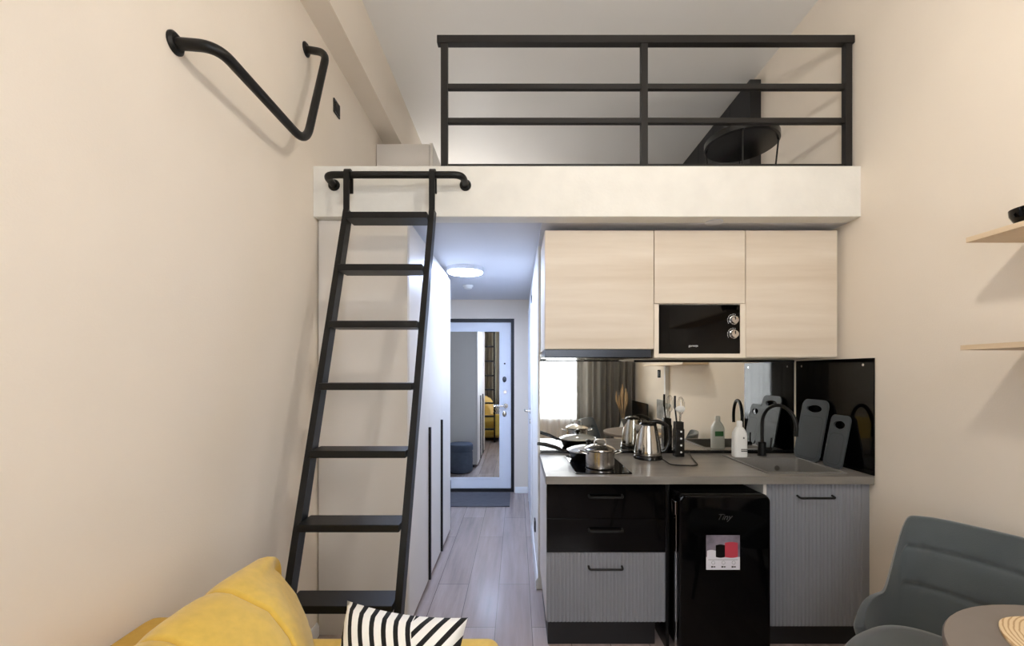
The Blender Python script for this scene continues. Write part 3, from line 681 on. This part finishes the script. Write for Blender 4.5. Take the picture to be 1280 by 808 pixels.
obj('lid_knob', lathe(new(), [(0, .085), (.010, .085), (.009, .095), (.018, .102), (.018, .110), (.010, .116), (0, .117)], (qx, qy, HT), 24), M['soft_black'], lid)
hd = new(); tube(hd, [(qx - .115, qy - .01, HT + .042), (qx - .15, qy - .015, HT + .052), (qx - .20, qy - .02, HT + .074), (qx - .26, qy - .028, HT + .092), (qx - .305, qy - .034, HT + .098)], .01, 12, radii=[.008, .009, .0115, .012, .009])
obj('handle', hd, M['soft_black'], FP)

# kettle
KT = thing('kettle', 'stainless electric kettle with a black handle on its black base', 'kettle', (.79, 2.60, .88))
kx, ky, kz = .795, 2.605, .8805
bs = obj('power_base', lathe(new(), [(0, 0), (.084, 0), (.086, .006), (.082, .018), (.076, .024), (0, .024)], (kx, ky, kz), 40), M['soft_black'], KT)
obj('cord', tube(new(), fillet([(kx + .07, ky - .04, kz + .005), (.86, 2.395, kz + .004), (1.005, 2.372, kz + .004), (1.065, 2.62, kz + .004), (1.10, 2.735, kz + .01)], .05, 6), .0035, 8), M['soft_black'], bs)
obj('body', lathe(new(), [(0, .026), (.078, .026), (.079, .034), (.077, .06), (.070, .11), (.060, .16), (.053, .195), (.050, .202), (0, .202)], (kx, ky, kz), 48), M['steel'], KT)
obj('lower_band', lathe(new(), [(.076, .024), (.0805, .026), (.0805, .038), (.0785, .040), (.074, .040)], (kx, ky, kz), 48), M['steel'], KT)
obj('lid', lathe(new(), [(0, .201), (.051, .201), (.051, .208), (.040, .218), (.018, .224), (0, .225)], (kx, ky, kz), 40), M['soft_black'], KT)
sp_ = new()
prism(sp_, [(kx - .046, ky - .026, kz + .150), (kx - .046, ky + .026, kz + .150), (kx - .046, ky + .030, kz + .203), (kx - .082, ky, kz + .207), (kx - .046, ky - .030, kz + .203)][1:4][::-1] and [(kx - .040, ky - .028, kz + .203), (kx - .082, ky, kz + .208), (kx - .040, ky + .028, kz + .203)], (.0, 0, -.004))
v = [Vector((kx - .050, ky - .030, kz + .200)), Vector((kx - .084, ky, kz + .207)), Vector((kx - .050, ky + .030, kz + .200)), Vector((kx - .060, ky, kz + .135))]
vv = [sp_.verts.new(p) for p in v]
for f in ((0, 1, 3), (1, 2, 3), (0, 2, 1), (0, 3, 2)): sp_.faces.new([vv[i] for i in f])
obj('spout', sp_, M['steel'], KT)
hn = new(); pth = fillet([(kx + .000, ky, kz + .214), (kx + .055, ky - .004, kz + .226), (kx + .118, ky - .010, kz + .200), (kx + .126, ky - .012, kz + .10), (kx + .098, ky - .010, kz + .045), (kx + .070, ky - .006, kz + .042)], .05, 6)
tube(hn, pth, .0125, 12)
obj('handle', hn, M['soft_black'], KT)

# utensil holder with utensils
ux0, uy0, uz0 = 1.003, 2.665, .8805
UH = thing('utensil_holder', 'narrow black utensil holder with white dots beside the kettle', 'utensil holder', (ux0, uy0, uz0))
b = new(); box(b, ux0 - .028, ux0 + .028, uy0 - .028, uy0 + .028, 0 + uz0, uz0 + .172, .004)
obj('body', b, M['soft_black'], UH)
b = new(); box(b, ux0 - .024, ux0 + .024, uy0 - .024, uy0 - .020, uz0 + .171, uz0 + .215, .001); box(b, ux0 - .024, ux0 + .024, uy0 + .020, uy0 + .024, uz0 + .171, uz0 + .215, .001); box(b, ux0 - .024, ux0 - .020, uy0 - .020, uy0 + .020, uz0 + .171, uz0 + .215, .001); box(b, ux0 + .020, ux0 + .024, uy0 - .020, uy0 + .020, uz0 + .171, uz0 + .215, .001)
obj('collar', b, M['soft_black'], UH)
for k in range(4): obj('dot', disc(new(), (ux0 + .006, uy0 - .028, uz0 + .03 + k * .042), (0, -1, 0), .006, .002, 14), M['white_plastic'], UH)
SPT = thing('spatula', 'dark handled spatula standing in the utensil holder', 'spatula', (ux0 - .01, uy0, uz0 + .18))
obj('handle', tube(new(), [(ux0 - .006, uy0 + .004, uz0 + .175), (ux0 - .018, uy0 + .008, uz0 + .30)], .005, 10), M['soft_black'], SPT)
b = new(); box(b, ux0 - .026, ux0 - .012, uy0 + .006, uy0 + .010, uz0 + .295, uz0 + .375, .002); obj('blade', b, M['dark_board'], SPT)
SPN = thing('serving_spoon', 'white serving spoon standing in the utensil holder', 'spoon', (ux0 + .01, uy0, uz0 + .18))
obj('handle', tube(new(), [(ux0 + .004, uy0 - .006, uz0 + .175), (ux0 + .006, uy0 - .012, uz0 + .285)], .004, 10), M['steel'], SPN)
b = new(); bmesh.ops.create_uvsphere(b, u_segments=20, v_segments=12, radius=1); bmesh.ops.transform(b, matrix=Matrix.Translation((ux0 + .006, uy0 - .013, uz0 + .295)) @ Matrix.Diagonal((.030, .010, .020, 1)), verts=b.verts); obj('bowl', b, M['white_plastic'], SPN)
WH = thing('whisk', 'steel balloon whisk standing in the utensil holder', 'whisk', (ux0 + .015, uy0, uz0 + .18))
obj('handle', tube(new(), [(ux0 + .010, uy0 + .010, uz0 + .175), (ux0 + .018, uy0 + .012, uz0 + .26)], .005, 10), M['steel'], WH)
for k in range(5):
    a = math.pi * k / 5; cx, cy = ux0 + .018, uy0 + .012
    obj('wire', tube(new(), [(cx + .024 * math.sin(t_ * math.pi / 10) * math.cos(a) * (1 if True else 0), cy + .024 * math.sin(t_ * math.pi / 10) * math.sin(a), uz0 + .258 + .11 * (1 - math.cos(t_ * math.pi / 10)) / 2) for t_ in range(11)] + [(cx - .024 * math.sin(t_ * math.pi / 10) * math.cos(a), cy - .024 * math.sin(t_ * math.pi / 10) * math.sin(a), uz0 + .258 + .11 * (1 - math.cos(t_ * math.pi / 10)) / 2) for t_ in range(9, -1, -1)], .0009, 6), M['steel'], WH)

# soap bottle
bx, by, bz = 1.362, 2.628, .8868
SB = thing('soap_bottle', 'white dish soap bottle standing on the sink rim', 'bottle', (bx, by, bz))
def rr_loft(b, secs):
    rings = [[b.verts.new((bx + x, by + y, bz + z)) for x, y in rrect(-w / 2, w / 2, -d / 2, d / 2, min(w, d) * .35, 5)] for w, d, z in secs]
    for q, w_ in zip(rings, rings[1:]):
        for k in range(len(q)): k2 = (k + 1) % len(q); b.faces.new((q[k], q[k2], w_[k2], w_[k]))
    b.faces.new(rings[0][::-1]); b.faces.new(rings[-1]); return b
obj('body', rr_loft(new(), [(.078, .050, 0), (.084, .056, .006), (.084, .056, .125), (.078, .052, .145), (.050, .040, .172), (.034, .034, .182)]), M['white_plastic'], SB)
obj('cap', lathe(new(), [(0, .182), (.0165, .182), (.0165, .212), (.012, .218), (0, .218)], (bx, by, bz), 24), M['white_plastic'], SB)
b = new(); box(b, bx - .004, bx + .034, by - .0288, by - .0276, bz + .045, bz + .050); box(b, bx - .004, bx + .036, by - .0288, by - .0276, bz + .034, bz + .0405); box(b, bx - .004, bx - .003, by - .0288, by - .0276, bz + .034, bz + .050)
obj('lettering', b, M['ink'], SB); b = new(); box(b, bx + .008, bx + .016, by - .0288, by - .0276, bz + .112, bz + .122); box(b, bx + .006, bx + .018, by - .0288, by - .0276, bz + .1115, bz + .1125)
obj('emblem', b, M['ink'], SB)
b = new(); box(b, bx - .030, bx + .026, by + .0276, by + .0290, bz + .085, bz + .118); obj('back_label', b, M['label_green'], SB)

# ================================================================== shelves
def shelf(z, yfar, xf, label):
    t_ = thing('wall_shelf', label, 'shelf', (XR, .7, z), 'oak wall shelves')
    obj('board', box(new(), xf, XR - .001, .25, yfar, z, z + .018, .0015), M['shelf'], t_)
    for y in (.45, yfar - .25): obj('bracket', box(new(), XR - .12, XR - .001, y - .012, y + .012, z + .0181, z + .021), M['trim_white'], t_)
shelf(1.856, 1.51, 1.578, 'upper thin oak shelf on the cream wall, carrying the black bowl')
shelf(1.478, 1.51, 1.558, 'lower thin oak shelf on the cream wall')
b = new(); lathe(b, [(0, 0), (.030, 0), (.048, .012), (.060, .036), (.062, .055), (.059, .055), (.056, .038), (.044, .016), (0, .006)], n=36)
bmesh.ops.transform(b, matrix=Matrix.Translation((1.665, 1.375, 1.8747)), verts=b.verts)
tag(obj('bowl', b, M['gloss_black']), 'glossy black bowl on the upper oak shelf', 'bowl')
b = new(); box(b, XR - .045, XR - .001, .415, .465, .0705, 1.477, .002)
tag(obj('cable_trunk', b, M['trim_white']), 'white cable trunking strip on the wall under the lower oak shelf', 'cable trunking')

# ================================================================== sofa and pillow
SO = thing('sofa', 'mustard yellow sofa along the cream wall with a channelled back', 'sofa', (-.55, .42, 0))
sy0, sy1 = -.60, 1.395
obj('frame', box(new(), -1.045, -.10, sy0 + .10, sy1 - .10, .06, .30, .03, 3), M['yellow_dark'], SO)
for x in (-.98, -.16):
    for y in (sy0 + .10, sy1 - .14): obj('leg', lathe(new(), [(0, 0), (.014, 0), (.022, .064), (0, .064)], (x, y, 0), 16), M['soft_black'], SO)
obj('back_frame', box(new(), -1.050, -.90, sy0 + .02, 1.235, .10, .715, .045, 5), M['yellow_dark'], SO)
for y0, y1 in ((sy0, sy0 + .115), (sy1 - .115, sy1)): obj('armrest', box(new(), -1.045, -.052, y0, y1, .10, .553, .04, 5), M['yellow'], SO)
def cush(b, x0, x1, y0, y1, z0, z1):
    box(b, x0, x1, y0, y1, z0, z1, .05, 5); return b
ym = (sy0 + sy1) / 2
for y0, y1 in ((sy0 + .12, ym - .002), (ym + .002, sy1 - .12)): obj('seat_cushion', cush(new(), -.62, -.075, y0, y1, .285, .425), M['yellow'], SO)
# channelled back: a rounded profile swept along the wall, pulled in at each seam and rounded at the ends
prof = [(-.900, .40), (-.905, .52), (-.895, .64), (-.872, .745), (-.838, .812), (-.795, .838), (-.745, .836), (-.700, .815), (-.640, .785), (-.588, .720), (-.552, .640), (-.532, .55), (-.528, .46), (-.56, .40), (-.65, .37), (-.80, .37)]
def resample(pl, n):
    pl = pl + [pl[0]]; ds = [0]
    for a, c in zip(pl, pl[1:]): ds.append(ds[-1] + math.hypot(c[0] - a[0], c[1] - a[1]))
    out = []; j = 0
    for k in range(n):
        s = ds[-1] * k / n
        while ds[j + 1] < s: j += 1
        t_ = (s - ds[j]) / (ds[j + 1] - ds[j]); out.append((pl[j][0] + (pl[j + 1][0] - pl[j][0]) * t_, pl[j][1] + (pl[j + 1][1] - pl[j][1]) * t_))
    return out
pf = resample(prof, 64)
nr = []
for k in range(64):
    a, c = pf[k - 2], pf[(k + 2) % 64]; dx, dz = c[0] - a[0], c[1] - a[1]; l = math.hypot(dx, dz); nr.append((-dz / l, dx / l))
seams = [1.125 - .2 * k for k in range(9)]
def back_bm():
    b = new(); ye = sy1 + .012; ys_ = sy0 + .015; n = 460; rings = []
    cxm, czm = -.76, .52
    for i in range(n + 1):
        y = ys_ + (ye - ys_) * i / n
        ds = min(abs(y - s) for s in seams); off = -.012 * math.exp(-(ds / .0055) ** 2) - .009 * math.exp(-(ds / .035) ** 2)
        e = min(ye - y, y - ys_); E = .28
        tp = max(0, (E - e) / E) ** 1.25; cap_ = max(0, (.075 - e) / .075); rd = 1 - math.sqrt(max(0, 1 - cap_ ** 2))
        ring = []
        for k in range(64):
            x, z = pf[k]; nx, nz = nr[k]
            x2, z2 = x + nx * off, z + nz * off
            w_ = max(0, min(1, (x2 + .78) / .14)); w_ = w_ * w_ * (3 - 2 * w_)
            x2 -= .140 * tp * w_; z2 -= .018 * tp * (z2 > .6)
            if z2 > .42: x2 += (-.79 - x2) * rd * .12; z2 += (.50 - z2) * rd * .26
            ring.append(b.verts.new((x2, y, z2)))
        rings.append(ring)
    for q, w_ in zip(rings, rings[1:]):
        for k in range(64): k2 = (k + 1) % 64; b.faces.new((q[k], q[k2], w_[k2], w_[k]))
    b.faces.new(rings[0][::-1]); b.faces.new(rings[-1]); return b
obj('back_cushion', back_bm(), M['yellow'], SO, smooth=80, weighted=False)

def pillow():
    b = new(); S2 = .185; n = 28
    def side(sg):
        def fn(u, v):
            a, c = u * 2 - 1, v * 2 - 1
            x = a * S2 * .975 * (1 - .085 * (1 - c * c)); z = c * .165 * (1 - .085 * (1 - a * a))
            th = .075 * ((1 - a ** 4) * (1 - c ** 4)) ** .55
            return Vector((x, sg * th, z))
        return fn
    grid(b, side(1), n, n); grid(b, side(-1), n, n)
    bmesh.ops.remove_doubles(b, verts=b.verts, dist=.0004); return b
pb = pillow()
me = bpy.data.meshes.new('throw_pillow'); bmesh.ops.recalc_face_normals(pb, faces=pb.faces)
for f in pb.faces: f.smooth = True
pb.to_mesh(me); pb.free(); me.materials.append(M['stripe'])
pil = bpy.data.objects.new('throw_pillow', me); C.objects.link(pil)
pil.location = (-.325, 1.142, .586); pil.rotation_euler = (math.radians(-21), math.radians(1.5), math.radians(-11))
tag(pil, 'black and white striped throw pillow leaning on the yellow sofa armrest', 'pillow')

# ================================================================== dining corner
def chair(label, loc, rz):
    t_ = thing('dining_chair', label, 'chair', (0, 0, 0), 'slate velvet dining chairs')
    # local frame: the seat opens towards -y, the back stands at +y
    def shell(off, b):
        nu, nv = 81, 56
        def fn(u, v):
            s = u * 2 - 1; th = s * math.radians(88); sn, cs = math.sin(th), math.cos(th)
            ex = .62
            X = .235 * math.copysign(abs(sn) ** ex, sn); Y = .215 * math.copysign(abs(cs) ** ex, cs)
            aa = abs(s)
            back = 1 / (1 + math.exp((aa - .595) / .016))
            top = .545 + (.845 - .545) * back - .11 * max(0, (aa - .55) / .45) ** 3 - .018 * max(0, aa - .30) * back
            z = .40 + (top - .40) * v
            lean = (z - .40)
            # arms flare out low down, the back leans backwards
            fl = .034 * math.sin(min(1, lean / .14) * math.pi / 2) * (1 - back * .55)
            dirx, diry = sn, cs
            X += dirx * (fl + lean * .02 * back); Y += diry * fl * .6 + lean * .20 * back
            g = 0.0
            if aa < .55:
                for zs in (.588, .725): g += .013 * math.exp(-((z - zs) / .007) ** 2)
                for ss in (-.36, 0, .36): 
                    for zs in (.588, .725): g += .010 * math.exp(-((z - zs) / .022) ** 2 - ((s - ss) / .05) ** 2)
                g -= .006 * math.sin(max(0, min(1, (z - .46) / .38)) * math.pi)
            n = Vector((dirx * .5, diry, -.15)).normalized()
            k = g if off == 0 else .046
            if off == 1: k = .046 * (1 - .25 * v ** 6)
            return Vector((X, Y, z)) + n * k
        return grid(b, fn, nu, nv)
    b = new(); A = shell(0, b); B = shell(1, b); nv, nu = len(A), len(A[0])
    for i in range(nu - 1):
        # rounded rim
        m0 = A[-1][i]; b.faces.new((A[-1][i], A[-1][i + 1], B[-1][i + 1], B[-1][i])); b.faces.new((A[0][i + 1], A[0][i], B[0][i], B[0][i + 1]))
    for j in range(nv - 1):
        b.faces.new((A[j + 1][0], A[j][0], B[j][0], B[j + 1][0])); b.faces.new((A[j][-1], A[j + 1][-1], B[j + 1][-1], B[j][-1]))
    sh = obj('backrest', b, M['velvet'], t_, smooth=180, weighted=False)
    md = sh.modifiers.new('soften', 'SUBSURF'); md.levels = 1; md.render_levels = 1
    b = new()
    secs = [(.19, .375), (.222, .385), (.232, .405), (.232, .435), (.22, .456), (.18, .466), (.10, .470), (0, .471)]
    rings = []
    for r, z in secs:
        if r == 0: rings.append([b.verts.new((0, -.03, z))]); continue
        ring = []
        for k in range(48):
            a = 2 * math.pi * k / 48; sn, cs = math.sin(a), math.cos(a); ex = .7
            ring.append(b.verts.new((r * math.copysign(abs(sn) ** ex, sn), -.03 + r * 1.02 * math.copysign(abs(cs) ** ex, cs), z)))
        rings.append(ring)
    for q, w_ in zip(rings, rings[1:]):
        for k in range(48):
            k2 = (k + 1) % 48
            if len(w_) == 1: b.faces.new((q[k], q[k2], w_[0]))
            else: b.faces.new((q[k], q[k2], w_[k2], w_[k]))
    b.faces.new(rings[0][::-1])
    obj('seat', b, M['velvet'], t_, smooth=60)
    for sx_, sy_ in ((-1, -1), (1, -1), (-1, 1), (1, 1)):
        obj('leg', tube(new(), [(sx_ * .21, sy_ * .21 - .02, 0), (sx_ * .15, sy_ * .15 - .02, .385)], .011, 12, radii=[.008, .013]), M['black_metal'], t_)
    t_.location = loc; t_.rotation_euler = (0, 0, rz)
    return t_
ch1 = chair('slate grey velvet dining chair between the round table and the sink cabinet', (1.385, 1.38, 0), math.radians(-65))
ch2 = t2 = ch1.copy(); C.objects.link(ch2)
for c_ in list(ch1.children):
    d_ = c_.copy(); C.objects.link(d_); d_.parent = ch2
ch2.location = (1.09, .45, 0); ch2.rotation_euler = (0, 0, math.radians(118)); ch2['label'] = 'slate grey velvet dining chair mirrored in front of the window, above the saucepan reflection'

TB = thing('dining_table', 'round taupe dining table in the corner by the shelves', 'table', (1.375, .80, 0))
cx, cy = 1.362, .805
obj('tabletop', lathe(new(), [(0, .722), (.395, .722), (.402, .728), (.402, .744), (.398, .75), (0, .75)], (cx, cy, 0), 72), M['table'], TB)
obj('column', lathe(new(), [(0, .02), (.04, .02), (.034, .06), (.034, .69), (.08, .722), (0, .722)], (cx, cy, 0), 32), M['black_metal'], TB)
obj('base', lathe(new(), [(0, 0), (.15, 0), (.15, .008), (.05, .022), (0, .022)], (cx, cy, 0), 48), M['black_metal'], TB)
b = new(); outl = []
for k in range(72):
    a = 2 * math.pi * k / 72; r = .178 * (1 + .05 * math.sin(2 * a + .6) + .03 * math.sin(3 * a + 1.1) + .015 * math.sin(7 * a)); outl.append((1.345 + r * math.cos(a), .965 + r * math.sin(a)))
rings = []
for d, z in ((.0, .7505), (.0, .7565), (.003, .7585)):
    rings.append([b.verts.new((x + (1.345 - x) * d * 5, y + (.965 - y) * d * 5, z)) for x, y in outl])
for q, w_ in zip(rings, rings[1:]):
    for k in range(72): k2 = (k + 1) % 72; b.faces.new((q[k], q[k2], w_[k2], w_[k]))
b.faces.new(rings[0][::-1]); b.faces.new(rings[-1])
tag(obj('wood_slice', b, M['rings'], origin=(1.40, .93, .7505)), 'pale round wood slice mat with growth rings on the round table', 'placemat')

# ================================================================== things behind the camera that the mirror shows
TC = thing('media_cabinet', 'low oak cabinet under the television, mirrored behind the kettle', 'cabinet', (1.6, -.5, 0))
obj('body', box(new(), 1.44, XR - .02, -.765, .05, .08, .52, .003), M['oak_edge'], TC)
for y0, y1 in ((-.762, -.361), (-.357, .047)): obj('door', box(new(), 1.424, 1.439, y0, y1, .085, .515, .002), M['oak'], TC)
for y in (-.73, .01):
    for x in (1.47, 1.75): obj('leg', disc(new(), (x, y, 0), (0, 0, 1), .015, .08, 12), M['black_metal'], TC)
TV = thing('television', 'black flat television on the low oak cabinet, seen in the mirror', 'television', (1.68, -.45, .5205))
obj('cabinet_back', box(new(), 1.70, 1.73, -.74, -.10, .56, .985, .004), M['soft_black'], TV)
obj('screen', box(new(), 1.692, 1.7005, -.765, -.05, .545, .995, .004), M['screen'], TV)
b = new(); box(b, 1.62, 1.77, -.58, -.26, .5205, .530, .003); box(b, 1.705, 1.725, -.45, -.39, .528, .60); obj('stand', b, M['soft_black'], TV)
VA = thing('vase', 'white vase beside the television, seen in the mirror', 'vase', (1.54, -.69, .5205))
obj('body', lathe(new(), [(0, 0), (.035, 0), (.05, .03), (.055, .08), (.03, .15), (.022, .19), (.026, .20), (.020, .19), (.02, .06), (0, .05)], (1.54, -.69, .5205), 28), M['white_plastic'], VA)
PG = thing('dried_pampas', 'bunch of dried pampas stems in the white vase, seen in the mirror', 'dried flowers', (1.54, -.69, .60))
for k in range(9):
    a = 2 * math.pi * k / 9; q = .035 + .03 * (k % 3); ex_, ey_ = 1.54 + q * math.cos(a), -.69 + q * math.sin(a); zt = 1.08 + .05 * (k % 4)
    tube_ = new(); tube(tube_, [(1.54 + .01 * math.cos(a), -.69 + .01 * math.sin(a), .60), (1.54 + .014 * math.cos(a), -.69 + .014 * math.sin(a), .73), (1.54 + q * .5 * math.cos(a), -.69 + q * .5 * math.sin(a), .85), (ex_, ey_, zt - .12), (ex_, ey_, zt)], .002, 8, radii=[.0018, .0018, .002, .017, .003])
    obj('stem', tube_, M['pampas'], PG)
b = new(); box(b, XR - .016, XR - .001, .06, .40, .82, 1.06, .003)
tag(obj('wall_picture', b, M['picture']), 'small grey textured picture on the cream wall, seen in the mirror', 'picture')

# ================================================================== light
def light(name, kind, loc, energy, col, **kw):
    l = bpy.data.lights.new(name, kind); l.energy = energy; l.color = col
    for k, v in kw.items(): setattr(l, k, v)
    o = bpy.data.objects.new(name, l); C.objects.link(o); o.location = loc; o['kind'] = 'helper'; return o
light('pendant_light', 'POINT', (.64, .74, 2.665), 37, (1.0, .93, .83), shadow_soft_size=.055)
wl = light('window_daylight', 'AREA', ((WX0 + WX1) / 2, YW - .30, (WZ0 + WZ1) / 2), 200, (.93, .96, 1.0), shape='RECTANGLE', size=WX1 - WX0 + .3, size_y=WZ1 - WZ0 + .3)
wl.rotation_euler = (math.radians(90), 0, 0)
light('loft_lamp', 'POINT', (-.52, 4.80, 2.80), 11, (.93, .96, 1.0), shadow_soft_size=.08)
wd = bpy.data.worlds.new('World'); bpy.context.scene.world = wd; wd.use_nodes = True
bg = wd.node_tree.nodes['Background']; bg.inputs[0].default_value = (.80, .90, 1.0, 1); bg.inputs[1].default_value = 1.0

# ================================================================== camera and view
cam = bpy.data.cameras.new('camera'); co = bpy.data.objects.new('camera', cam); C.objects.link(co)
co.location = (0, 0, EYE); co.rotation_euler = (math.radians(90), 0, 0)
cam.sensor_width = 36; cam.sensor_fit = 'HORIZONTAL'; cam.lens = 36 * F / 1280; cam.shift_x = -(VX - 640) / 1280; cam.shift_y = (VY - 404) / 1280
cam.clip_start = .02
sc = bpy.context.scene; sc.camera = co
vs = sc.view_settings; vs.view_transform = 'Standard'; vs.look = 'None'; vs.gamma = 1; vs.use_curve_mapping = False; vs.exposure = 0.0
sc.cycles.use_denoising = True
sc.cycles.max_bounces = 10; sc.cycles.diffuse_bounces = 5; sc.cycles.glossy_bounces = 6; sc.cycles.transmission_bounces = 6; sc.cycles.transparent_max_bounces = 8
sc.cycles.sample_clamp_indirect = 8; sc.cycles.caustics_reflective = True; sc.cycles.caustics_refractive = False
